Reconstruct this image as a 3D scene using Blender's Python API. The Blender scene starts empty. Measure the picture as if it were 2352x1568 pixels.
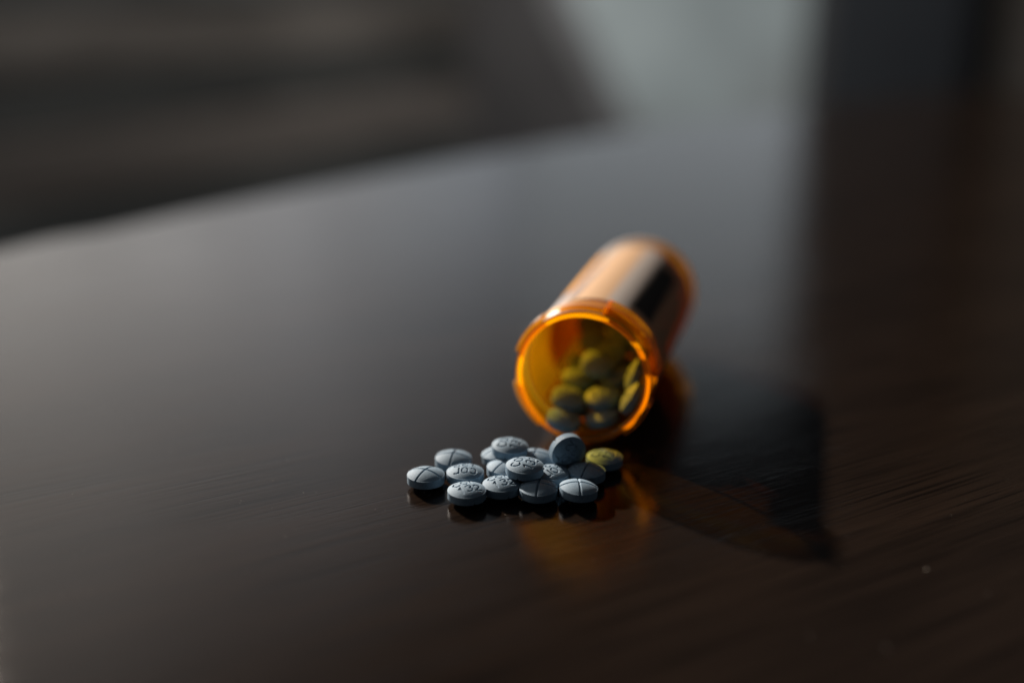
import bpy, bmesh, math, random
import numpy as np
from mathutils import Vector, Matrix

random.seed(7)
S = bpy.context.scene
COL = S.collection
R = math.radians
MM = 0.001

# ------------------------------------------------------------------ camera
CAM_H = 0.1045
PITCH = R(18.5)
LENS = 40.0
FPX = LENS / 36.0 * 2352.0            # measuring grid used for the layout
cd = bpy.data.cameras.new('camera')
cd.lens = LENS; cd.sensor_width = 36.0; cd.sensor_fit = 'HORIZONTAL'
cd.clip_start = 0.01; cd.clip_end = 60
cd.dof.use_dof = True
cd.dof.focus_distance = 0.2335
cd.dof.aperture_fstop = 3.05
cam = bpy.data.objects.new('camera', cd); COL.objects.link(cam)
cam.location = (0, 0, CAM_H); cam.rotation_euler = (R(90) - PITCH, 0, 0)
S.camera = cam

# ------------------------------------------------------------------ light
w = bpy.data.worlds.new('World'); S.world = w; w.use_nodes = True
w.node_tree.nodes['Background'].inputs[0].default_value = (0.92, 0.98, 1.08, 1)
w.node_tree.nodes['Background'].inputs[1].default_value = 0.034

KEY_AZ, KEY_EL, KEY_D = R(-35.0), R(26.3), 8.0
kl = bpy.data.lights.new('window_light', 'AREA')
kl.shape = 'DISK'; kl.size = 0.27; kl.energy = 1850; kl.color = (1.0, 0.86, 0.735)
key = bpy.data.objects.new('window_light', kl); COL.objects.link(key)
aim = Vector((0.02, 0.24, 0.0))
kd = Vector((math.sin(KEY_AZ) * math.cos(KEY_EL), math.cos(KEY_AZ) * math.cos(KEY_EL), math.sin(KEY_EL)))
key.location = aim + kd * KEY_D
key.rotation_euler = kd.to_track_quat('Z', 'Y').to_euler()

# added fill without a real source, brightens the boarded wall (faces away from the table)
fl = bpy.data.lights.new('wall_fill', 'AREA'); fl.shape = 'DISK'; fl.size = 0.5; fl.energy = 2.0; fl.color = (1.0, 0.95, 0.90)
fill_ob = bpy.data.objects.new('wall_fill', fl); COL.objects.link(fill_ob)
fill_ob.location = (0.35, 1.75, 0.55)
fill_ob.rotation_euler = Vector((0.819, -0.574, 0.25)).normalized().to_track_quat('Z', 'Y').to_euler()

S.view_settings.view_transform = 'Standard'
S.view_settings.look = 'None'
S.view_settings.exposure = 0.0
S.view_settings.gamma = 1.0
S.cycles.use_denoising = True
S.cycles.max_bounces = 10
S.cycles.transparent_max_bounces = 24
S.cycles.caustics_reflective = False
S.cycles.caustics_refractive = False
S.cycles.sample_clamp_indirect = 4.0

# ------------------------------------------------------------------ helpers
def ray(px, py):
    x = (px - 1176) / FPX; y = (784 - py) / FPX
    return Vector((x, math.cos(PITCH) + y * math.sin(PITCH), -math.sin(PITCH) + y * math.cos(PITCH)))
def on_z(px, py, z):
    d = ray(px, py); t = (z - CAM_H) / d.z
    return Vector((0, 0, CAM_H)) + d * t

def new_mesh(name, verts, faces, smooth=False):
    me = bpy.data.meshes.new(name)
    me.from_pydata([tuple(v) for v in verts], [], faces)
    me.validate(); me.update()
    if smooth:
        me.polygons.foreach_set('use_smooth', [True] * len(me.polygons))
    return me
def obj(name, me, mat=None, parent=None):
    o = bpy.data.objects.new(name, me); COL.objects.link(o)
    if mat is not None:
        if len(me.materials) == 0: me.materials.append(mat)
    if parent is not None: o.parent = parent
    return o
def empty(name, loc=(0, 0, 0)):
    o = bpy.data.objects.new(name, None); COL.objects.link(o); o.location = loc
    o.empty_display_size = 0.01
    return o
def tag(o, label=None, cat=None, group=None, kind=None):
    if label: o['label'] = label
    if cat: o['category'] = cat
    if group: o['group'] = group
    if kind: o['kind'] = kind
    return o
def box_mesh(name, c, s, rz=0.0, bevel=0.0):
    bm = bmesh.new(); bmesh.ops.create_cube(bm, size=1.0)
    bmesh.ops.scale(bm, vec=s, verts=bm.verts)
    if bevel:
        bmesh.ops.bevel(bm, geom=list(bm.edges), offset=bevel, segments=3, affect='EDGES', profile=0.5)
    bmesh.ops.rotate(bm, cent=(0, 0, 0), matrix=Matrix.Rotation(rz, 3, 'Z'), verts=bm.verts)
    bmesh.ops.translate(bm, vec=c, verts=bm.verts)
    me = bpy.data.meshes.new(name); bm.to_mesh(me); bm.free()
    return me

class NT:
    def __init__(self, name):
        self.m = bpy.data.materials.new(name); self.m.use_nodes = True
        self.t = self.m.node_tree; self.t.nodes.clear()
        self.out = self.n('ShaderNodeOutputMaterial')
    def n(self, typ, **kw):
        nd = self.t.nodes.new(typ)
        for k, v in kw.items():
            if k.startswith('i_'):
                key = k[2:]
                key = int(key) if key.isdigit() else key.replace('_', ' ')
                nd.inputs[key].default_value = v
            else: setattr(nd, k, v)
        return nd
    def l(self, a, b): self.t.links.new(a, b)
    def ramp(self, fac, stops):
        r = self.n('ShaderNodeValToRGB')
        e = r.color_ramp.elements
        while len(e) < len(stops): e.new(0.5)
        for el, (p, c) in zip(e, stops):
            el.position = p; el.color = (c[0], c[1], c[2], 1) if not isinstance(c, (int, float)) else (c, c, c, 1)
        self.l(fac, r.inputs[0]); return r.outputs[0]

def simple(name, color, rough=0.6, var=0.25, scale=6.0, spec=0.4, stretch=(1, 1, 1)):
    k = NT(name)
    co = k.n('ShaderNodeTexCoord'); mp = k.n('ShaderNodeMapping'); mp.inputs['Scale'].default_value = stretch
    k.l(co.outputs['Object'], mp.inputs[0])
    nz = k.n('ShaderNodeTexNoise', i_Scale=scale, i_Detail=5.0); k.l(mp.outputs[0], nz.inputs['Vector'])
    lo = tuple(c * (1 - var) for c in color); hi = tuple(c * (1 + var) for c in color)
    c = k.ramp(nz.outputs['Fac'], [(0.3, lo), (0.7, hi)])
    b = k.n('ShaderNodeBsdfPrincipled', i_Roughness=rough); b.inputs['Specular IOR Level'].default_value = spec
    k.l(c, b.inputs['Base Color']); k.l(b.outputs[0], k.out.inputs[0])
    return k.m
def glowing(name, color, strength):
    k = NT(name)
    e = k.n('ShaderNodeEmission'); e.inputs[0].default_value = (*color, 1); e.inputs[1].default_value = strength
    k.l(e.outputs[0], k.out.inputs[0]); return k.m

# ------------------------------------------------------------------ materials
GRAIN = R(30)
def wood_material():
    k = NT('dark_stained_wood')
    co = k.n('ShaderNodeTexCoord')
    rot = k.n('ShaderNodeMapping'); rot.inputs['Rotation'].default_value = (0, 0, -GRAIN)
    k.l(co.outputs['Object'], rot.inputs[0])
    def stretched(sx, sy, scale, detail, dist=0.0, rough=0.55):
        mp = k.n('ShaderNodeMapping'); mp.inputs['Scale'].default_value = (sx, sy, 1)
        k.l(rot.outputs[0], mp.inputs[0])
        nz = k.n('ShaderNodeTexNoise', i_Scale=scale, i_Detail=detail, i_Distortion=dist)
        nz.inputs['Roughness'].default_value = rough
        k.l(mp.outputs[0], nz.inputs['Vector']); return nz.outputs['Fac']
    pores = stretched(24, 1350, 1.0, 5.0, 0.15)          # fine long pores
    fine = stretched(90, 2600, 1.0, 2.0)
    figure = stretched(5, 42, 1.0, 4.0, 0.6)             # broad figure
    cloud = stretched(9, 16, 1.0, 3.0)
    c1 = k.ramp(figure, [(0.25, (0.0072, 0.0048, 0.0035)), (0.55, (0.0118, 0.0076, 0.0053)), (0.8, (0.0170, 0.0108, 0.0075))])
    pm = k.ramp(pores, [(0.36, 0.25), (0.50, 1.0), (0.75, 1.25)])
    mx = k.n('ShaderNodeMix', data_type='RGBA', blend_type='MULTIPLY'); mx.inputs['Factor'].default_value = 0.85
    k.l(c1, mx.inputs['A']); k.l(pm, mx.inputs['B'])
    rr = k.n('ShaderNodeMapRange'); rr.inputs['To Min'].default_value = 0.150; rr.inputs['To Max'].default_value = 0.205
    rr.inputs['From Min'].default_value = 0.3; rr.inputs['From Max'].default_value = 0.7
    smn = k.n('ShaderNodeTexNoise', i_Scale=38.0, i_Detail=5.0, i_Distortion=0.8); k.l(rot.outputs[0], smn.inputs['Vector'])
    sma = k.n('ShaderNodeMath', operation='MULTIPLY_ADD'); sma.inputs[1].default_value = 0.5; k.l(smn.outputs['Fac'], sma.inputs[0])
    smb = k.n('ShaderNodeMath', operation='MULTIPLY'); smb.inputs[1].default_value = 0.5; k.l(cloud, smb.inputs[0]); k.l(smb.outputs[0], sma.inputs[2])
    k.l(sma.outputs[0], rr.inputs['Value'])
    h1 = k.ramp(pores, [(0.34, 0.0), (0.52, 1.0)])
    add = k.n('ShaderNodeMath', operation='MULTIPLY_ADD'); add.inputs[1].default_value = 0.35
    k.l(fine, add.inputs[0]); k.l(h1, add.inputs[2])
    bp = k.n('ShaderNodeBump'); bp.inputs['Strength'].default_value = 0.5; bp.inputs['Distance'].default_value = 0.000025
    pat = k.ramp(stretched(14, 60, 1.0, 3.0, 0.4), [(0.34, 0.45), (0.62, 1.0)])
    pm2 = k.n('ShaderNodeMath', operation='MULTIPLY'); k.l(add.outputs[0], pm2.inputs[0]); k.l(pat, pm2.inputs[1])
    k.l(pm2.outputs[0], bp.inputs['Height'])
    df = k.n('ShaderNodeBsdfDiffuse'); k.l(mx.outputs['Result'], df.inputs[0]); k.l(bp.outputs[0], df.inputs['Normal'])
    gl = k.n('ShaderNodeBsdfAnisotropic', distribution='BECKMANN'); k.l(rr.outputs[0], gl.inputs['Roughness']); k.l(bp.outputs[0], gl.inputs['Normal'])
    fr = k.n('ShaderNodeFresnel'); fr.inputs[0].default_value = 1.52; k.l(bp.outputs[0], fr.inputs['Normal'])
    ms = k.n('ShaderNodeMixShader'); k.l(fr.outputs[0], ms.inputs[0]); k.l(df.outputs[0], ms.inputs[1]); k.l(gl.outputs[0], ms.inputs[2])
    k.l(ms.outputs[0], k.out.inputs[0]); return k.m

def pill_material():
    k = NT('pale_blue_tablet')
    co = k.n('ShaderNodeTexCoord')
    nz = k.n('ShaderNodeTexNoise', i_Scale=3200.0, i_Detail=3.0); k.l(co.outputs['Object'], nz.inputs['Vector'])
    n2 = k.n('ShaderNodeTexNoise', i_Scale=500.0, i_Detail=2.0); k.l(co.outputs['Object'], n2.inputs['Vector'])
    c = k.ramp(nz.outputs['Fac'], [(0.3, (0.148, 0.226, 0.305)), (0.5, (0.186, 0.276, 0.362)), (0.72, (0.226, 0.316, 0.402))])
    b = k.n('ShaderNodeBsdfPrincipled', i_Roughness=0.68); b.inputs['Specular IOR Level'].default_value = 0.22
    oi = k.n('ShaderNodeObjectInfo'); mr = k.n('ShaderNodeMapRange'); mr.inputs['To Min'].default_value = 0.90; mr.inputs['To Max'].default_value = 1.08
    k.l(oi.outputs['Random'], mr.inputs['Value'])
    hv = k.n('ShaderNodeHueSaturation'); k.l(c, hv.inputs['Color']); k.l(mr.outputs[0], hv.inputs['Value']); c = hv.outputs[0]
    k.l(c, b.inputs['Base Color'])
    b.inputs['Subsurface Weight'].default_value = 0.12; b.inputs['Subsurface Scale'].default_value = 0.0006
    b.inputs['Subsurface Radius'].default_value = (0.7, 0.9, 1.0)
    ad = k.n('ShaderNodeMath', operation='ADD'); k.l(nz.outputs['Fac'], ad.inputs[0]); k.l(n2.outputs['Fac'], ad.inputs[1])
    bp = k.n('ShaderNodeBump'); bp.inputs['Strength'].default_value = 0.35; bp.inputs['Distance'].default_value = 0.00008
    k.l(ad.outputs[0], bp.inputs['Height']); k.l(bp.outputs[0], b.inputs['Normal'])
    k.l(b.outputs[0], k.out.inputs[0]); return k.m

def amber_material(name, tint, body, body_amt, front=0.10):
    """clear dyed plastic wall: see-through tint, a little scatter, a clear gloss"""
    k = NT(name)
    tr = k.n('ShaderNodeBsdfTransparent'); tr.inputs[0].default_value = (*tint, 1)
    tl = k.n('ShaderNodeBsdfTranslucent'); tl.inputs[0].default_value = (*body, 1)
    df = k.n('ShaderNodeBsdfDiffuse'); df.inputs[0].default_value = (*body, 1)
    m0 = k.n('ShaderNodeMixShader'); m0.inputs[0].default_value = front; k.l(tl.outputs[0], m0.inputs[1]); k.l(df.outputs[0], m0.inputs[2])
    m1 = k.n('ShaderNodeMixShader'); m1.inputs[0].default_value = body_amt
    k.l(tr.outputs[0], m1.inputs[1]); k.l(m0.outputs[0], m1.inputs[2])
    gl = k.n('ShaderNodeBsdfGlossy'); gl.inputs['Roughness'].default_value = 0.30
    lw = k.n('ShaderNodeLayerWeight'); lw.inputs['Blend'].default_value = 0.5      # Schlick, alike from both sides of the thin wall
    pw = k.n('ShaderNodeMath', operation='POWER'); pw.inputs[1].default_value = 5.0; k.l(lw.outputs['Facing'], pw.inputs[0])
    fr = k.n('ShaderNodeMath', operation='MULTIPLY_ADD'); fr.inputs[1].default_value = 0.8; fr.inputs[2].default_value = 0.035; k.l(pw.outputs[0], fr.inputs[0])
    m2 = k.n('ShaderNodeMixShader'); k.l(fr.outputs[0], m2.inputs[0]); k.l(m1.outputs[0], m2.inputs[1]); k.l(gl.outputs[0], m2.inputs[2])
    k.l(m2.outputs[0], k.out.inputs[0]); return k.m

def label_material():
    k = NT('printed_label')
    uv = k.n('ShaderNodeUVMap'); uv.uv_map = 'UVMap'
    sp = k.n('ShaderNodeSeparateXYZ'); k.l(uv.outputs[0], sp.inputs[0])
    def step(val, edge, soft=0.010):
        m = k.n('ShaderNodeMapRange'); m.inputs['From Min'].default_value = edge - soft; m.inputs['From Max'].default_value = edge + soft
        k.l(val, m.inputs['Value']); return m.outputs[0]
    def mul(a, b):
        m = k.n('ShaderNodeMath', operation='MULTIPLY'); k.l(a, m.inputs[0]); k.l(b, m.inputs[1]); return m.outputs[0]
    def inv(a):
        m = k.n('ShaderNodeMath', operation='SUBTRACT'); m.inputs[0].default_value = 1; k.l(a, m.inputs[1]); return m.outputs[0]
    def mix(f, a, b):
        m = k.n('ShaderNodeMix', data_type='RGBA'); k.l(f, m.inputs['Factor'])
        for s, v in (('A', a), ('B', b)):
            if isinstance(v, tuple): m.inputs[s].default_value = (*v, 1)
            else: k.l(v, m.inputs[s])
        return m.outputs['Result']
    U, V = sp.outputs[0], sp.outputs[1]          # U = angle / 360, V = 0 mouth .. 1 base end
    white = mul(step(U, 58 / 360), inv(step(U, 79 / 360)))
    black = mul(mul(step(U, 36 / 360), inv(step(U, 59 / 360))), mul(step(V, 0.08, 0.02), inv(step(V, 0.84, 0.04))))
    c = mix(white, (0.66, 0.43, 0.24), (0.60, 0.55, 0.51))
    c = mix(black, c, (0.030, 0.020, 0.016))
    b = k.n('ShaderNodeBsdfPrincipled', i_Roughness=0.6)
    k.l(c, b.inputs['Base Color'])
    tl = k.n('ShaderNodeBsdfTranslucent'); k.l(c, tl.inputs[0])
    m = k.n('ShaderNodeMixShader'); m.inputs[0].default_value = 0.26
    k.l(b.outputs[0], m.inputs[1]); k.l(tl.outputs[0], m.inputs[2])
    k.l(m.outputs[0], k.out.inputs[0]); return k.m

WOOD = wood_material()
PILL = pill_material()
AMBER = amber_material('amber_plastic', (0.95, 0.70, 0.12), (1.0, 0.54, 0.003), 0.12)
AMBER_RIM = amber_material('amber_plastic_rim', (0.97, 0.64, 0.10), (0.84, 0.40, 0.001), 0.95)
AMBER_COL = amber_material('amber_plastic_collar', (1.0, 0.74, 0.08), (1.0, 0.52, 0.002), 0.34, 0.40)
AMBER_LUG = amber_material('amber_plastic_lug', (1.0, 0.84, 0.30), (1.0, 0.52, 0.004), 0.06)
AMBER_STEP = amber_material('amber_plastic_step', (1.0, 0.78, 0.12), (1.0, 0.50, 0.002), 0.32, 0.5)
LABEL = label_material()

# ------------------------------------------------------------------ setting: floor, walls, window, glazed door
WAZ = R(35)                                    # direction of the window wall and of the table's long side
UD = Vector((math.sin(WAZ), math.cos(WAZ), 0)) # along
ND = Vector((-math.cos(WAZ), math.sin(WAZ), 0))# outward, towards the window
def un(u, n, z=0.0): return UD * u + ND * n + Vector((0, 0, z))
FLOOR_Z = -0.75
WALL_N = 1.62
floor_m = simple('dark_floor', (0.050, 0.042, 0.036), 0.5, 0.3, 3.0)
tag(obj('floor', new_mesh('floor', [(-4, -2, FLOOR_Z), (5, -2, FLOOR_Z), (5, 6, FLOOR_Z), (-4, 6, FLOOR_Z)], [(0, 1, 2, 3)]), floor_m), kind='structure')

def un_box(name, u0, u1, n0, n1, z0, z1, bevel=0.0):
    c = un((u0 + u1) / 2, (n0 + n1) / 2, (z0 + z1) / 2)
    return box_mesh(name, c, (u1 - u0, n1 - n0, z1 - z0), math.pi / 2 - WAZ, bevel)
wall_m = simple('grey_brown_wall', (0.30, 0.285, 0.27), 0.7, 0.15, 2.0)
W_U0, W_U1 = -1.4, 2.42
SILL = 0.20; HEAD = 1.45
wall = tag(obj('wall_left', un_box('wall_left', W_U0, W_U1, WALL_N + 0.02, WALL_N + 0.14, FLOOR_Z, SILL - 0.02), wall_m), kind='structure')
# low boarding under the window: each board a piece of its own
bd_cols = [(0.20, 0.21, 0.205), (0.38, 0.35, 0.32), (0.23, 0.245, 0.245), (0.36, 0.33, 0.30), (0.21, 0.235, 0.235), (0.40, 0.36, 0.33)]
bd_mats = [simple('board_paint', c, 0.6, 0.45, 2.2, 0.3, (1, 1, 7)) for c in bd_cols]
zb = FLOOR_Z + 0.002; i = 0
while zb < SILL - 0.03:
    hgt = min(0.085 + 0.03 * ((i * 7) % 3) / 2, SILL - 0.022 - zb)
    obj('board', un_box('board', W_U0, W_U1 - 0.004 * (i % 2), WALL_N - 0.004 * (i % 3), WALL_N + 0.019, zb, zb + hgt - 0.006, 0.004), bd_mats[i % 6], wall)
    zb += hgt; i += 1
frame_m = simple('window_frame_paint', (0.35, 0.34, 0.33), 0.5, 0.05)
def window_glass():
    """clear glass with the hazy outdoors behind it: warm and bright to one side, cooler and dimmer towards the door"""
    k = NT('window_daylight')
    co = k.n('ShaderNodeTexCoord')
    dt = k.n('ShaderNodeVectorMath', operation='DOT_PRODUCT'); dt.inputs[1].default_value = UD
    k.l(co.outputs['Object'], dt.inputs[0])
    mr = k.n('ShaderNodeMapRange'); mr.inputs['From Min'].default_value = -0.6; mr.inputs['From Max'].default_value = 2.4
    k.l(dt.outputs['Value'], mr.inputs['Value'])
    c = k.ramp(mr.outputs[0], [(0.0, (1.14, 1.05, 0.97)), (0.50, (1.08, 1.03, 0.97)), (0.74, (0.80, 0.81, 0.83)), (0.88, (0.54, 0.58, 0.62)), (1.0, (0.42, 0.465, 0.515))])
    nz = k.n('ShaderNodeTexNoise', i_Scale=2.3, i_Detail=2.0); k.l(co.outputs['Object'], nz.inputs['Vector'])
    m2 = k.n('ShaderNodeMapRange'); m2.inputs['From Min'].default_value = 0.3; m2.inputs['From Max'].default_value = 0.7
    m2.inputs['To Min'].default_value = 0.45; m2.inputs['To Max'].default_value = 0.60; k.l(nz.outputs['Fac'], m2.inputs['Value'])
    sz = k.n('ShaderNodeSeparateXYZ'); k.l(co.outputs['Object'], sz.inputs[0])
    m3 = k.n('ShaderNodeMapRange'); m3.inputs['From Min'].default_value = 0.50; m3.inputs['From Max'].default_value = 1.35
    m3.inputs['To Min'].default_value = 1.0; m3.inputs['To Max'].default_value = 0.20; k.l(sz.outputs[2], m3.inputs['Value'])
    mm = k.n('ShaderNodeMath', operation='MULTIPLY'); k.l(m2.outputs[0], mm.inputs[0]); k.l(m3.outputs[0], mm.inputs[1])
    e = k.n('ShaderNodeEmission'); k.l(c, e.inputs[0]); k.l(mm.outputs[0], e.inputs[1])
    t = k.n('ShaderNodeBsdfTransparent'); ad = k.n('ShaderNodeAddShader')
    k.l(e.outputs[0], ad.inputs[0]); k.l(t.outputs[0], ad.inputs[1]); k.l(ad.outputs[0], k.out.inputs[0])
    return k.m
pane_l = window_glass()
win = empty('window', un(0.5, WALL_N + 0.05, SILL)); tag(win, kind='structure')
def child(name, me, mat, par):
    o = obj(name, me, mat); o.parent = par; o.matrix_parent_inverse = Matrix.Translation(-par.location); return o
child('window_sill', un_box('window_sill', W_U0, W_U1, WALL_N - 0.03, WALL_N + 0.14, SILL - 0.018, SILL), frame_m, win)
child('window_head', un_box('window_head', W_U0, W_U1, WALL_N + 0.02, WALL_N + 0.12, HEAD, HEAD + 0.12), frame_m, win)
child('pane', un_box('pane', W_U0 + 0.05, -0.922, WALL_N + 0.07, WALL_N + 0.074, SILL + 0.002, HEAD - 0.002), pane_l, win)
child('pane', un_box('pane', -0.878, W_U1 - 0.002, WALL_N + 0.07, WALL_N + 0.074, SILL + 0.002, HEAD - 0.002), pane_l, win)
for u in (W_U0 + 0.025, -0.90):
    child('window_post', un_box('window_post', u - 0.02, u + 0.02, WALL_N + 0.04, WALL_N + 0.10, SILL + 0.001, HEAD - 0.001), frame_m, win)

# glazed door at the far end, dark wall beside it
DY = 3.2
door = empty('glazed_door', (0.45, DY, FLOOR_Z)); tag(door, kind='structure')
DX0, DX1 = 0.012, 0.845
def frosted():
    k = NT('frosted_glass')
    co = k.n('ShaderNodeTexCoord'); nz = k.n('ShaderNodeTexNoise', i_Scale=2.6, i_Detail=2.0); k.l(co.outputs['Object'], nz.inputs['Vector'])
    sp = k.n('ShaderNodeSeparateXYZ'); k.l(co.outputs['Object'], sp.inputs[0])
    ad = k.n('ShaderNodeMath', operation='MULTIPLY_ADD'); ad.inputs[1].default_value = 0.55; k.l(sp.outputs[2], ad.inputs[0]); k.l(nz.outputs['Fac'], ad.inputs[2])
    a2 = k.n('ShaderNodeMath', operation='MULTIPLY_ADD'); a2.inputs[1].default_value = -0.30; k.l(sp.outputs[0], a2.inputs[0]); k.l(ad.outputs[0], a2.inputs[2])
    c = k.ramp(a2.outputs[0], [(0.02, (0.125, 0.130, 0.128)), (0.28, (0.180, 0.203, 0.203)), (0.62, (0.27, 0.30, 0.297))])
    e = k.n('ShaderNodeEmission'); k.l(c, e.inputs[0]); k.l(e.outputs[0], k.out.inputs[0]); return k.m
low = frosted()
upp = glowing('clear_glass_daylight', (0.84, 0.93, 1.0), 0.52)
def xbox(name, x0, x1, y0, y1, z0, z1): return box_mesh(name, ((x0 + x1) / 2, (y0 + y1) / 2, (z0 + z1) / 2), (x1 - x0, y1 - y0, z1 - z0))
pale = simple('pale_door_paint', (0.55, 0.55, 0.50), 0.5, 0.05)
child('pane', xbox('pane', DX0, DX1, DY + 0.02, DY + 0.025, -0.40, 0.08), low, door)
child('pane', xbox('pane', DX0, DX1, DY + 0.02, DY + 0.025, 0.082, 1.10), upp, door)
child('bottom_rail', xbox('bottom_rail', DX0, DX1, DY - 0.01, DY + 0.03, FLOOR_Z, -0.402), pale, door)
added_jamb = simple('added_jamb_paint', (0.42, 0.43, 0.44), 0.5, 0.05)
child('added_jamb', xbox('added_jamb', DX1 - 0.05, DX1 - 0.001, DY - 0.02, DY + 0.03, FLOOR_Z, 1.6), added_jamb, door)  # mid-grey strip added to widen the bright-to-dark step in the reflection
dark_wall = simple('dark_blue_grey_wall', (0.20, 0.225, 0.255), 0.7, 0.1, 3.0, 0.2)
tag(obj('wall_right', xbox('wall_right', DX1, 1.26, DY - 0.04, DY + 0.1, FLOOR_Z, 1.7), dark_wall), kind='structure')
tag(obj('wall_above_door', xbox('wall_above_door', -0.02, DX1 - 0.002, DY - 0.03, DY + 0.1, 1.102, 1.7), dark_wall), kind='structure')
brown = simple('brown_panel', (0.80, 0.74, 0.65), 0.7, 0.1, 3.0, 0.2)
tag(obj('wall_far_right', xbox('wall_far_right', 1.262, 3.6, DY + 0.02, DY + 0.12, FLOOR_Z, 1.7), brown), kind='structure')
black_paint = simple('black_paint', (0.02, 0.018, 0.017), 0.6, 0.1)
tag(obj('wall_trim', xbox('wall_trim', 1.225, 1.295, DY - 0.07, DY - 0.042, FLOOR_Z, 1.7), black_paint), kind='structure')

# dark upholstered chair with a raked side, standing where wall and door meet
stool_m = simple('dark_upholstery', (0.29, 0.285, 0.29), 0.8, 0.2, 5.0, 0.2)
stool = empty('armchair', (0.0, 2.62, FLOOR_Z))
tag(stool, 'dark upholstered armchair in the blur between boarded wall and glazed door', 'armchair')
def taper_box(name, w0, w1, d, z0, z1, sh=0.0):
    v = [(-w0, -d, z0), (w0, -d, z0), (w0, d, z0), (-w0, d, z0), (-w1 + sh, -d, z1), (w1 + sh, -d, z1), (w1 + sh, d, z1), (-w1 + sh, d, z1)]
    return new_mesh(name, v, [(3, 2, 1, 0), (4, 5, 6, 7), (0, 1, 5, 4), (1, 2, 6, 5), (2, 3, 7, 6), (3, 0, 4, 7)])
def prism(name, poly, y0, y1):
    n = len(poly)
    v = [(x, y0, z) for x, z in poly] + [(x, y1, z) for x, z in poly]
    f = [tuple(range(n)), tuple(range(2 * n - 1, n - 1, -1))] + [(i, n + i, n + (i + 1) % n, (i + 1) % n) for i in range(n)]
    me = new_mesh(name, v, f); bm = bmesh.new(); bm.from_mesh(me)
    bmesh.ops.recalc_face_normals(bm, faces=bm.faces); bm.to_mesh(me); bm.free(); return me
obj('backrest', prism('backrest', [(-0.16, 0.42), (0.27, 0.42), (0.235, 0.48), (0.19, 0.56), (0.135, 0.66), (0.08, 0.76), (0.04, 0.87), (0.0, 0.92), (-0.10, 0.93), (-0.16, 0.90)], 0.05, 0.20), stool_m, stool)
blend_m = simple('blend_grey', (0.74, 0.76, 0.78), 0.8, 0.1, 5.0, 0.2)
obj('blend_strip', prism('blend_strip', [(0.272, 0.44), (0.335, 0.43), (0.285, 0.50), (0.235, 0.585), (0.185, 0.68), (0.14, 0.77), (0.105, 0.87), (0.05, 0.95), (0.0, 0.97), (0.002, 0.922), (0.042, 0.87), (0.082, 0.76), (0.137, 0.66), (0.192, 0.56), (0.237, 0.48)], 0.06, 0.19), blend_m, stool)  # added mid-tone strip, softens the chair outline against the bright door
obj('seat', prism('seat', [(-0.20, 0.12), (0.34, 0.12), (0.35, 0.16), (0.35, 0.38), (0.33, 0.418), (-0.19, 0.418), (-0.21, 0.38), (-0.21, 0.16)], -0.35, 0.22), stool_m, stool)
for sx in (-0.15, 0.29):
    for sy in (-0.30, 0.17):
        f = obj('foot', taper_box('foot', 0.015, 0.02, 0.018, 0.0, 0.119), black_paint, stool); f.location = (sx, sy, 0)

# ------------------------------------------------------------------ table
table = empty('table', (0, 0, 0)); table.location = (0, 0, FLOOR_Z)
tag(table, 'dark stained wooden table with a satin polished oval top', 'table')
def edge_n(u):
    bump = 0.006 / (1 + math.exp((u - 0.262) / 0.004))
    return 0.3706 + 0.1903 * u - 0.3108 * u * u + bump * math.exp(-max(0, 0.25 - u) / 0.12)
outline = []
us = np.concatenate([np.linspace(-0.35, 0.2, 40), np.linspace(0.202, 0.40, 100), np.linspace(0.41, 0.90, 60)])
for u in us: outline.append((u, edge_n(u)))
# rounded far end, plain near side
n_end = edge_n(0.90); 
for a in np.linspace(0, math.pi / 2, 16)[1:]:
    outline.append((0.90 + 0.24 * math.sin(a), n_end - 0.40 * (1 - math.cos(a))))
for a in np.linspace(0, math.pi / 2, 16):
    outline.append((0.90 + 0.24 * math.cos(a), -0.30 - 0.30 * math.sin(a)))
outline.append((-0.35, -0.60))
pts = [un(u, n, 0) for u, n in outline]
bm = bmesh.new()
rings = []
cx = sum((p.x for p in pts)) / len(pts); cy = sum((p.y for p in pts)) / len(pts)
cen = Vector((cx, cy, 0))
for inset, z in ((0.004, 0.0), (0.0012, -0.0012), (0.0, -0.004), (0.0, -0.022), (0.004, -0.026)):
    rings.append([bm.verts.new(p + (cen - p).normalized() * inset + Vector((0, 0, z))) for p in pts])
for r0, r1 in zip(rings[:-1], rings[1:]):
    for k in range(len(pts)):
        k2 = (k + 1) % len(pts)
        bm.faces.new((r0[k], r0[k2], r1[k2], r1[k]))
bm.faces.new(rings[0][::-1]) if False else bm.faces.new(rings[0])
bm.faces.new(rings[-1][::-1])
bmesh.ops.recalc_face_normals(bm, faces=bm.faces)
me = bpy.data.meshes.new('tabletop'); bm.to_mesh(me); bm.free()
top = obj('tabletop', me, WOOD, table); top.location = (0, 0, -FLOOR_Z)
for (u, n) in ((-0.2, 0.18), (-0.2, -0.45), (0.82, 0.10), (0.82, -0.42)):
    p = un(u, n, 0)
    lg = obj('leg', taper_box('leg', 0.022, 0.032, 0.028, 0.0, -FLOOR_Z - 0.0262), WOOD, table); lg.location = (p.x, p.y, 0)

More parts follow.
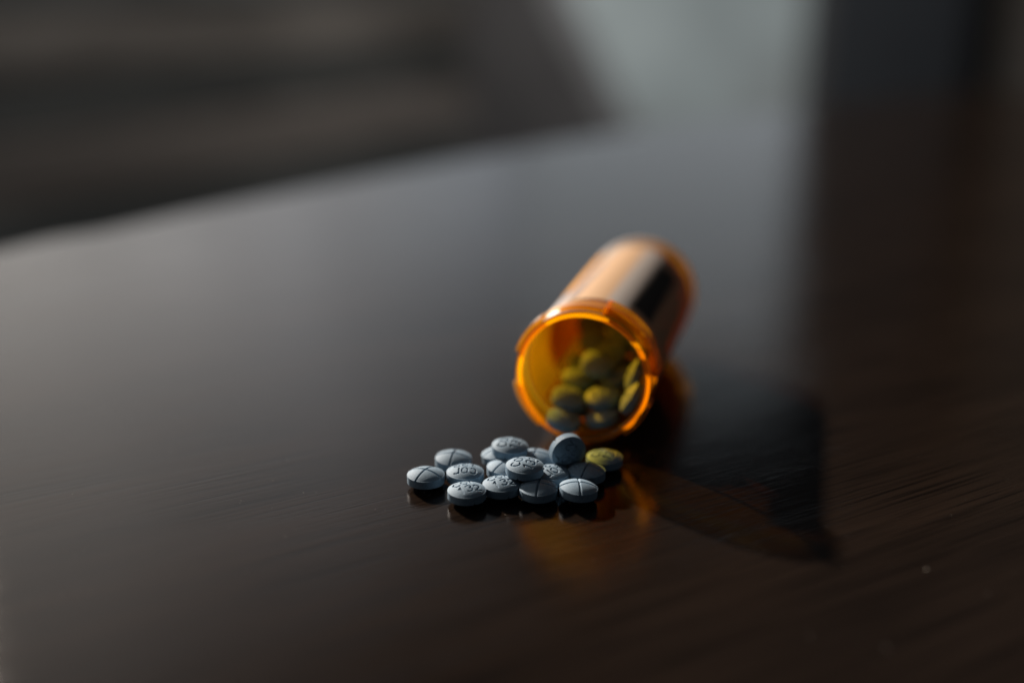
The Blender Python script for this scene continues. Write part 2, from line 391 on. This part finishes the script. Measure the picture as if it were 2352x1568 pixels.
# ------------------------------------------------------------------ tablet meshes
D = 7.85 * MM
DOME = 0.140; BAND = 0.225                     # in diameters
HALF = (DOME + BAND / 2)
def seg_d(P, a, b):
    a = np.array(a); b = np.array(b); ab = b - a
    t = np.clip(((P - a) @ ab) / (ab @ ab + 1e-12), 0, 1)
    return np.linalg.norm(P - (a + t[:, None] * ab), axis=1)
def arc(cx, cy, rx, ry, a0, a1, n=18):
    return [(cx + rx * math.cos(R(a0 + (a1 - a0) * i / n)), cy + ry * math.sin(R(a0 + (a1 - a0) * i / n))) for i in range(n + 1)]
GLYPH = {   # unit box: width about 0.7, height 1
    'c': [arc(0, 0, 0.36, 0.5, 48, 312)],
    'o': [arc(0, 0, 0.37, 0.5, 0, 360, 26)],
    'r': [[(-0.26, 0.5), (-0.26, -0.5)], [(-0.26, 0.20)] + arc(0.06, 0.08, 0.32, 0.40, 150, 45, 8)],
    '1': [[(-0.22, 0.26), (0.04, 0.5), (0.04, -0.5)]],
    '3': [arc(-0.03, 0.24, 0.30, 0.26, 150, -80), arc(-0.03, -0.24, 0.34, 0.27, 80, -150)],
    '2': [arc(0, 0.20, 0.31, 0.30, 165, -35) + [(-0.34, -0.5), (0.36, -0.5)]],
}
def text_strokes():
    segs = []
    for word, y0 in (('cor', 0.175), ('132', -0.175)):
        for i, ch in enumerate(word):
            x0 = (i - 1) * 0.225
            for pl in GLYPH[ch]:
                q = [(x0 + p[0] * 0.235, y0 + p[1] * 0.245) for p in pl]
                segs += list(zip(q[:-1], q[1:]))
    return segs
def dome_height(P, style):
    Rr = (0.25 + DOME ** 2) / (2 * DOME)
    r2 = (P ** 2).sum(1)
    z = np.sqrt(np.maximum(Rr ** 2 - r2, 0)) - (Rr - DOME)
    if style == 'text':
        d = np.full(len(P), 9.0)
        for a, b in text_strokes(): d = np.minimum(d, seg_d(P, a, b))
        z = z - 0.042 * np.clip(1.9 - d / 0.0125, 0, 1)
    else:
        d = np.minimum(np.abs(P[:, 0]), np.abs(P[:, 1]))
        z = z - 0.055 * np.clip(1.25 - d / 0.028, 0, 1)
    return z
def pill_mesh():
    N = 112
    g = np.linspace(-1, 1, N + 1)
    A, B = np.meshgrid(g, g, indexing='ij'); a = A.ravel(); b = B.ravel()
    big = np.abs(a) > np.abs(b)                              # concentric square -> disc map
    r = np.where(big, a, b)
    with np.errstate(divide='ignore', invalid='ignore'):
        ph = np.where(big, (math.pi / 4) * np.where(a == 0, 0, b / np.where(a == 0, 1, a)), math.pi / 2 - (math.pi / 4) * np.where(b == 0, 0, a / np.where(b == 0, 1, b)))
    P = np.stack([r * np.cos(ph), r * np.sin(ph)], 1) * 0.5
    idx = lambda i, j: i * (N + 1) + j
    verts = []; faces = []
    nv = len(P)
    zt = dome_height(P * 1.0, 'text'); zc = dome_height(P, 'cross')
    INS = 0.962
    top_v = np.column_stack([P[:, 0] * INS, P[:, 1] * INS, BAND / 2 + np.maximum(zt, -0.05)])
    bot_v = np.column_stack([P[:, 0] * INS, -P[:, 1] * INS, -BAND / 2 - zc])
    verts = np.concatenate([top_v, bot_v])
    for i in range(N):
        for j in range(N):
            q = (idx(i, j), idx(i + 1, j), idx(i + 1, j + 1), idx(i, j + 1))
            faces.append(q); faces.append(tuple(nv + t for t in q))
    loop = [idx(i, 0) for i in range(N)] + [idx(N, j) for j in range(N)] + [idx(i, N) for i in range(N, 0, -1)] + [idx(0, j) for j in range(N, 0, -1)]
    base = 2 * nv; ring = []
    L = len(loop)
    angs = [math.atan2(P[k][1], P[k][0]) for k in loop]
    ztop = [top_v[k][2] for k in loop]
    # bottom loop shares the angle but with y mirrored: find the mirrored index
    pos = {(round(P[k][0], 5), round(P[k][1], 5)): k for k in loop}
    mir = [pos[(round(P[k][0], 5), round(-P[k][1], 5))] for k in loop]
    zbot = [bot_v[k][2] for k in mir]
    ext = []
    for an, z0 in zip(angs, ztop): ext.append((0.5 * math.cos(an), 0.5 * math.sin(an), min(z0, BAND / 2) - 0.007))
    for an, z1 in zip(angs, zbot): ext.append((0.5 * math.cos(an), 0.5 * math.sin(an), max(z1, -BAND / 2) + 0.007))
    verts = np.concatenate([verts, np.array(ext)])
    for k in range(L):
        k2 = (k + 1) % L
        faces.append((loop[k2], loop[k], base + k, base + k2))
        faces.append((base + k2, base + k, base + L + k, base + L + k2))
        faces.append((base + L + k2, base + L + k, nv + mir[k], nv + mir[k2]))
    rimset = set(range(base, base + 2 * L))
    me = bpy.data.meshes.new('pill')
    me.from_pydata((verts * D).tolist(), [], faces); me.update()
    bm = bmesh.new(); bm.from_mesh(me)
    bmesh.ops.recalc_face_normals(bm, faces=bm.faces)
    bm.to_mesh(me); bm.free()
    me.polygons.foreach_set('use_smooth', [True] * len(me.polygons))
    N2 = 2 * nv
    se = me.attributes.new('sharp_edge', 'BOOLEAN', 'EDGE')
    flags = []
    for ed in me.edges:
        a_, b_ = ed.vertices
        flags.append((a_ in rimset) and (b_ in rimset))
    se.data.foreach_set('value', flags)
    me.materials.append(PILL)
    return me
PILL_ME = pill_mesh()
# sharp rim where dome meets band
def pill(center, face='text', rot=0.0, normal=(0, 0, 1)):
    o = bpy.data.objects.new('pill', PILL_ME); COL.objects.link(o)
    nrm = Vector(normal).normalized()
    q = Vector((0, 0, 1)).rotation_difference(nrm)
    m = q.to_matrix() @ Matrix.Rotation(R(rot), 3, 'Z')
    if face != 'text': m = m @ Matrix.Rotation(math.pi, 3, 'X')
    o.matrix_world = Matrix.Translation(center) @ m.to_4x4()
    return o
RIM = (DOME + BAND) * D
def lay(px, py, face, rot, label, lift=0.0, normal=(0, 0, 1)):
    """px,py: middle of the upper rim on the measuring grid; lift: height above lying flat on the table"""
    p = on_z(px, py, RIM + lift)
    nrm = Vector(normal).normalized()
    c = p - nrm * (BAND / 2 * D)
    o = pill(c, face, rot, nrm)
    tag(o, label, 'pill', 'pale blue pills spilled on the table')
    return o
lay(978.1, 1087.8, 'cross', 60, 'cross-scored blue pill at the outer tip of the spill, farthest from the bottle')
lay(1041.6, 1049.5, 'cross', -10, 'cross-scored blue pill behind the pill whose number reads upside down', normal=(0.03, -0.03, 1), lift=0.25 * MM)
lay(1068.4, 1081.9, 'text', 180, 'blue pill with its stamped letters upside down, between two cross-scored pills')
lay(1072.2, 1123.7, 'text', 25, 'numbered blue pill at the front row, reading 132 with open table beside it')
lay(1152.0, 1109.5, 'text', 22, 'numbered blue pill in the front row with one pill propped over its back edge')
lay(1236.7, 1118.5, 'cross', -8, 'cross-scored blue pill half in the shadow of the pill stacked above')
lay(1329.4, 1117.0, 'cross', 2, 'brightly lit cross-scored blue pill at the front corner below the bottle', normal=(0.07, 0.02, 1), lift=0.3 * MM)
lay(1205.2, 1067.2, 'text', 68, 'topmost blue pill stacked over the middle of the spill, number turned sideways', lift=2.85 * MM, normal=(0.02, -0.03, 1))
lay(1171.5, 1021.8, 'text', 76, 'numbered blue pill stacked at the rear of the spill, leaning on another', lift=2.9 * MM, normal=(0.05, -0.04, 1))
lay(1146.5, 1037.0, 'cross', 20, 'blue pill mostly hidden under the stacked pill at the rear', lift=0.5 * MM, normal=(-0.16, 0.05, 1))
lay(1160.5, 1069.5, 'cross', 48, 'scored blue pill tucked under the topmost pill, one groove showing')
lay(1229.0, 1046.5, 'cross', 82, 'scored blue pill in the rear with a bright glint in its groove', lift=0.2 * MM)
lay(1264.5, 1083.5, 'text', 218, 'numbered blue pill crossed by a curved shadow beside the topmost pill')
lay(1348.0, 1078.5, 'cross', 70, 'shaded cross-scored blue pill under the pill standing on edge')
lay(1388.7, 1047.5, 'text', 60, 'blue pill tinted yellow by light through the bottle')
# the one standing on its edge
sn = Vector((0.36, -0.93, -0.10)).normalized()
sp_ = pill(on_z(1303.0, 1036.0, 5.4 * MM) , 'text', 155, sn)
tag(sp_, 'blue pill standing on edge, its dark stamped face turned from the light', 'pill', 'pale blue pills spilled on the table')

# ------------------------------------------------------------------ bottle
BR = 15.1; LIP = 15.4; BL = 80.5                # millimetres
ZM, ZB = 16.4, 15.3                            # axis height at mouth and at base
M0 = on_z(1335.5, 868.0, ZM * MM)
BAZ = R(16.2)
ax = Vector((math.sin(BAZ), math.cos(BAZ), 0)) * BL + Vector((0, 0, ZB - ZM)); ax.normalize()
rt = Vector((math.cos(BAZ), -math.sin(BAZ), 0)); up = rt.cross(ax)
if up.z < 0: up = -up
BM = Matrix((( rt.x, up.x, ax.x, M0.x), (rt.y, up.y, ax.y, M0.y), (rt.z, up.z, ax.z, M0.z), (0, 0, 0, 1)))
# bottle frame: local x right, y up, z from the mouth to the base
if BM.to_3x3().determinant() < 0:
    BM = Matrix((( -rt.x, up.x, ax.x, M0.x), (-rt.y, up.y, ax.y, M0.y), (-rt.z, up.z, ax.z, M0.z), (0, 0, 0, 1)))
FLIP = -1 if BM.col[0].to_3d().dot(rt) < 0 else 1
bottle = empty('pill_bottle'); bottle.matrix_world = BM
tag(bottle, 'open amber plastic pill bottle lying on its side with pills inside', 'bottle')
def bpt(r, phi, s): return (FLIP * r * math.cos(phi) * MM, r * math.sin(phi) * MM, s * MM)
def lathe(name, prof, seg=128, closed=True):
    v = []; f = []
    n = len(prof)
    for k in range(seg):
        a = 2 * math.pi * k / seg
        for (s, r) in prof: v.append(bpt(r, a, s))
    for k in range(seg):
        k2 = (k + 1) % seg
        for i in range(n if closed else n - 1):
            i2 = (i + 1) % n
            f.append((k * n + i, k2 * n + i, k2 * n + i2, k * n + i2))
    me = new_mesh(name, v, f, True)
    bm = bmesh.new(); bm.from_mesh(me); bmesh.ops.remove_doubles(bm, verts=bm.verts, dist=1e-6)
    bmesh.ops.recalc_face_normals(bm, faces=bm.faces); bm.to_mesh(me); bm.free()
    return me
body_prof = [(8.6, BR), (9.5, BR), (BL - 5, BR), (BL - 1.8, BR - 0.15), (BL - 0.6, BR - 0.8), (BL, BR - 2.0), (BL, 8), (BL - 0.4, 0.02),
             (BL - 1.8, 0.02), (BL - 1.6, 8), (BL - 2.0, BR - 2.6), (BL - 3.0, BR - 1.6), (BL - 6, BR - 1.3), (9.5, BR - 1.3), (8.6, BR - 1.25)]
obj('body', lathe('body', body_prof), AMBER, bottle)
lip_prof = [(0.35, LIP - 0.04), (0.10, LIP - 0.22), (0.0, LIP - 0.5), (0.0, LIP - 1.0), (0.12, LIP - 1.3), (0.40, LIP - 1.42)]
rim = obj('rim', lathe('rim', lip_prof, 128, False), AMBER_RIM, bottle)
col_prof = [(2.22, LIP - 0.34), (3.0, LIP - 0.35), (6.6, LIP - 0.35), (7.0, LIP + 0.35), (8.0, LIP + 0.35), (8.55, BR + 0.05)]
collar = obj('collar', lathe('collar', col_prof, 128, False), AMBER_COL, bottle)
neck_prof = [(0.37, LIP - 0.03), (1.6, LIP), (2.2, LIP - 0.33)]
obj('neck', lathe('neck', neck_prof, 128, False), AMBER_LUG, bottle)
def curved_block(name, r0, r1, a0, a1, s0, s1, seg=14, ramp=0.0):
    v = []; f = []
    for k in range(seg + 1):
        t = k / seg; a = R(a0 + (a1 - a0) * t); ro = r1 - ramp * t
        for (r, s) in ((r0, s0), (ro - 0.15, s0), (ro, s0 + 0.2), (ro, s1 - 0.2), (ro - 0.15, s1), (r0, s1)):
            v.append(bpt(r, a, s))
    n = 6
    for k in range(seg):
        for i in range(n - 1):          # open towards the neck it is moulded onto
            i2 = i + 1
            f.append((k * n + i, (k + 1) * n + i, (k + 1) * n + i2, k * n + i2))
    f.append(tuple(range(n))); f.append(tuple(seg * n + i for i in range(n))[::-1])
    me = new_mesh(name, v, f)
    bm = bmesh.new(); bm.from_mesh(me); bmesh.ops.recalc_face_normals(bm, faces=bm.faces); bm.to_mesh(me); bm.free()
    return me
for a0, a1, s0, s1, ro, mt in ((128, 163, 0.6, 4.6, 16.25, AMBER_STEP), (76, 112, 2.6, 6.4, 16.0, AMBER_STEP), (8, 72, 2.4, 8.2, 16.9, AMBER_STEP),
                           (-52, -18, 0.8, 5.2, 16.4, AMBER_STEP), (190, 232, 0.6, 4.6, 16.25, AMBER_STEP), (262, 296, 1.0, 4.0, 16.35, AMBER_LUG)):
    obj('lug', curved_block('lug', LIP - 0.5, ro, a0, a1, s0, s1), mt, collar)
for a in (73.6, 6.5):
    obj('rib', curved_block('rib', LIP - 0.3, 16.9, a - 1.2, a + 1.2, 1.4, 8.3, 3), AMBER_RIM, collar)
# wrapped label and an added sheet beside it that shades the deep pills
def wrap(name, a0, a1, s0, s1, mat, seg=110):
    v = []; f = []; uvs = []
    prof = [(s0, BR + 0.05), (s0, BR + 0.16), (s1, BR + 0.16), (s1, BR + 0.05)]
    for k in range(seg + 1):
        a = a0 + (a1 - a0) * k / seg
        for (q, r) in prof:
            v.append(bpt(r, R(a), q)); uvs.append((a / 360, (q - s0) / (s1 - s0)))
    for k in range(seg):
        for i in range(4):
            i2 = (i + 1) % 4
            f.append((k * 4 + i, (k + 1) * 4 + i, (k + 1) * 4 + i2, k * 4 + i2))
    f.append((0, 1, 2, 3)); f.append((seg * 4 + 3, seg * 4 + 2, seg * 4 + 1, seg * 4))
    me = new_mesh(name, v, f, False)
    ul = me.uv_layers.new(name='UVMap')
    for lp in me.loops: ul.data[lp.index].uv = uvs[lp.vertex_index]
    bm = bmesh.new(); bm.from_mesh(me); bmesh.ops.recalc_face_normals(bm, faces=bm.faces); bm.to_mesh(me); bm.free()
    return obj(name, me, mat, bottle)
wrap('label', -140, 108, 11.8, 67.0, LABEL)
k_ = NT('orange_shade_sheet')
d_ = k_.n('ShaderNodeBsdfPrincipled', i_Roughness=0.65); d_.inputs['Base Color'].default_value = (0.90, 0.42, 0.04, 1); d_.inputs['Specular IOR Level'].default_value = 0.2
t_ = k_.n('ShaderNodeBsdfTranslucent'); t_.inputs[0].default_value = (0.85, 0.50, 0.10, 1)
m_ = k_.n('ShaderNodeMixShader'); m_.inputs[0].default_value = 0.18
k_.l(d_.outputs[0], m_.inputs[1]); k_.l(t_.outputs[0], m_.inputs[2]); k_.l(m_.outputs[0], k_.out.inputs[0])
shade_sh = wrap('shade_sheet', 124, 212, 27, 67.0, k_.m, 44)  # made-up sheet, keeps light from the pills deep inside
shade_sh['label'] = 'added orange sheet shading the inside of the bottle beside the printed label'

# tablets inside the bottle, given in the bottle frame: right, up (from the axis), distance from the mouth, normal
def inside(x, y, s, nrm, face, rot, label, group='pale blue pills inside the bottle'):
    c = BM @ Vector((FLIP * x * MM, y * MM, s * MM))
    n3 = rt * nrm[0] + up * nrm[1] + ax * nrm[2]
    o = pill(c, face, rot, n3)
    tag(o, label, 'pill', group); return o
IN = 'pale blue pill inside the amber bottle, part of the blurred heap'
inside(-4.3, -11.2, 1.5, (0.25, 1, -0.10), 'text', 40, 'blue pill lying across the bottle lip, half out of the mouth')
inside(3.9, -11.1, 5.5, (-0.25, 1, -0.08), 'cross', 30, IN)
inside(-4.6, -8.0, 7.0, (0.28, 1, -0.25), 'text', 25, 'pill on the left in the bottle mouth with a yellow lit numbered face')
inside(10.4, -6.0, 6.4, (-0.85, 0.5, -0.10), 'cross', 10, IN)
inside(3.2, -7.4, 8.5, (-0.10, 1, -0.22), 'text', 10, 'pill on the right in the bottle mouth, its numbered face dull yellow')
inside(-4.2, -11.0, 10.5, (0.3, 1, 0.0), 'cross', 0, IN)
inside(4.2, -10.6, 14.5, (-0.3, 1, 0.0), 'cross', 50, IN)
inside(-4.4, -6.4, 16.5, (0.20, 1, -0.10), 'text', 10, IN)
inside(5.0, -5.4, 17.5, (-0.35, 1, -0.20), 'cross', 10, IN)
inside(9.9, -2.6, 12.0, (-1.0, 0.35, -0.15), 'text', 10, 'pill tipped on edge against the bottle wall, glowing bright yellow')
inside(11.0, 3.0, 20.0, (-1.0, 0.10, -0.25), 'cross', 10, 'yellow lit pill leaning high against the bottle wall inside')
inside(1.6, -2.4, 24.5, (-0.25, 0.75, -0.62), 'text', 10, IN)
inside(-4.2, -10.9, 19.5, (0.3, 1, 0), 'text', 10, IN)
inside(4.2, -10.9, 23.5, (-0.3, 1, 0), 'text', 10, IN)
inside(-4.2, -10.9, 28.5, (0.3, 1, 0), 'cross', 10, IN)
inside(4.2, -10.9, 32.5, (-0.3, 1, 0), 'cross', 10, IN)
inside(4.4, -5.6, 27.0, (-0.2, 1, 0), 'cross', 10, IN)
inside(-1.0, -6.0, 35.0, (0.1, 1, -0.2), 'cross', 10, IN)
inside(-5.0, -6.0, 25.5, (0.35, 1, -0.15), 'text', 30, IN)
inside(0.2, -1.9, 16.0, (0.2, 0.9, -0.45), 'cross', 40, IN)
inside(3.6, 0.6, 33.0, (-0.1, 0.8, -0.55), 'cross', 20, IN)
inside(-4.2, -2.4, 34.0, (0.3, 0.85, -0.4), 'text', 70, IN)
inside(8.6, 0.4, 28.0, (-0.8, 0.5, -0.35), 'cross', 0, IN)
inside(-0.5, 2.4, 42.0, (0.1, 0.75, -0.6), 'cross', 0, IN)
inside(-7.0, -1.0, 43.0, (0.5, 0.75, -0.4), 'cross', 0, IN)
inside(7.0, 1.5, 44.0, (-0.5, 0.75, -0.4), 'cross', 0, IN)
inside(6.0, -3.2, 37.0, (-0.3, 1, -0.2), 'cross', 10, IN)

# ------------------------------------------------------------------ dust on the table
dv = []; df_ = []
def speck(x, y, r, sx=1.0, ang=0.0):
    b0 = len(dv)
    ca, sa = math.cos(ang), math.sin(ang)
    for (a, b, c) in ((1, 0, .5), (-1, 0, .5), (0, 1, .5), (0, -1, .5), (0, 0, 1.1), (0, 0, -0.02)):
        jx, jy = a * r * sx, b * r
        dv.append((x + ca * jx - sa * jy, y + sa * jx + ca * jy, max(0.0, c * r) + 0.00001))
    for t in ((0, 2, 4), (2, 1, 4), (1, 3, 4), (3, 0, 4), (2, 0, 5), (1, 2, 5), (3, 1, 5), (0, 3, 5)):
        df_.append(tuple(b0 + q for q in t))
for k in range(260):
    px = random.uniform(-60, 2400); py = 900 + 640 * random.random()
    p = on_z(px, py, 0)
    if (p.x - 0.02) ** 2 + (p.y - 0.25) ** 2 < 0.02 ** 2: continue
    speck(p.x, p.y, random.choice((0.025, 0.03, 0.035, 0.05, 0.07)) * MM, random.choice((1, 1, 1.6, 3.0)), random.uniform(0, 3.1))
for px, py, r in ((2128, 1308, 0.24), (862, 1170, 0.09), (884, 1172, 0.08), (1940, 1270, 0.09), (1898, 1210, 0.09), (1206, 1432, 0.09), (697, 1131, 0.10), (1668, 1440, 0.08)):
    p = on_z(px, py, 0); speck(p.x, p.y, r * MM)
for k in range(60):
    a = random.uniform(0, 6.28); rr_ = 0.008 + 0.016 * random.random()
    p = on_z(1180, 1090, 0); speck(p.x + 1.3 * rr_ * math.cos(a), p.y + 0.7 * rr_ * math.sin(a) - 0.003, random.choice((0.03, 0.04, 0.06, 0.08)) * MM, random.choice((1, 1.5)), a)
dust_m = simple('dust', (0.55, 0.52, 0.46), 0.7, 0.2, 900.0)
tag(obj('dust', new_mesh('dust', dv, df_), dust_m), 'tiny pale dust specks scattered on the dark table top', 'dust', kind='stuff')
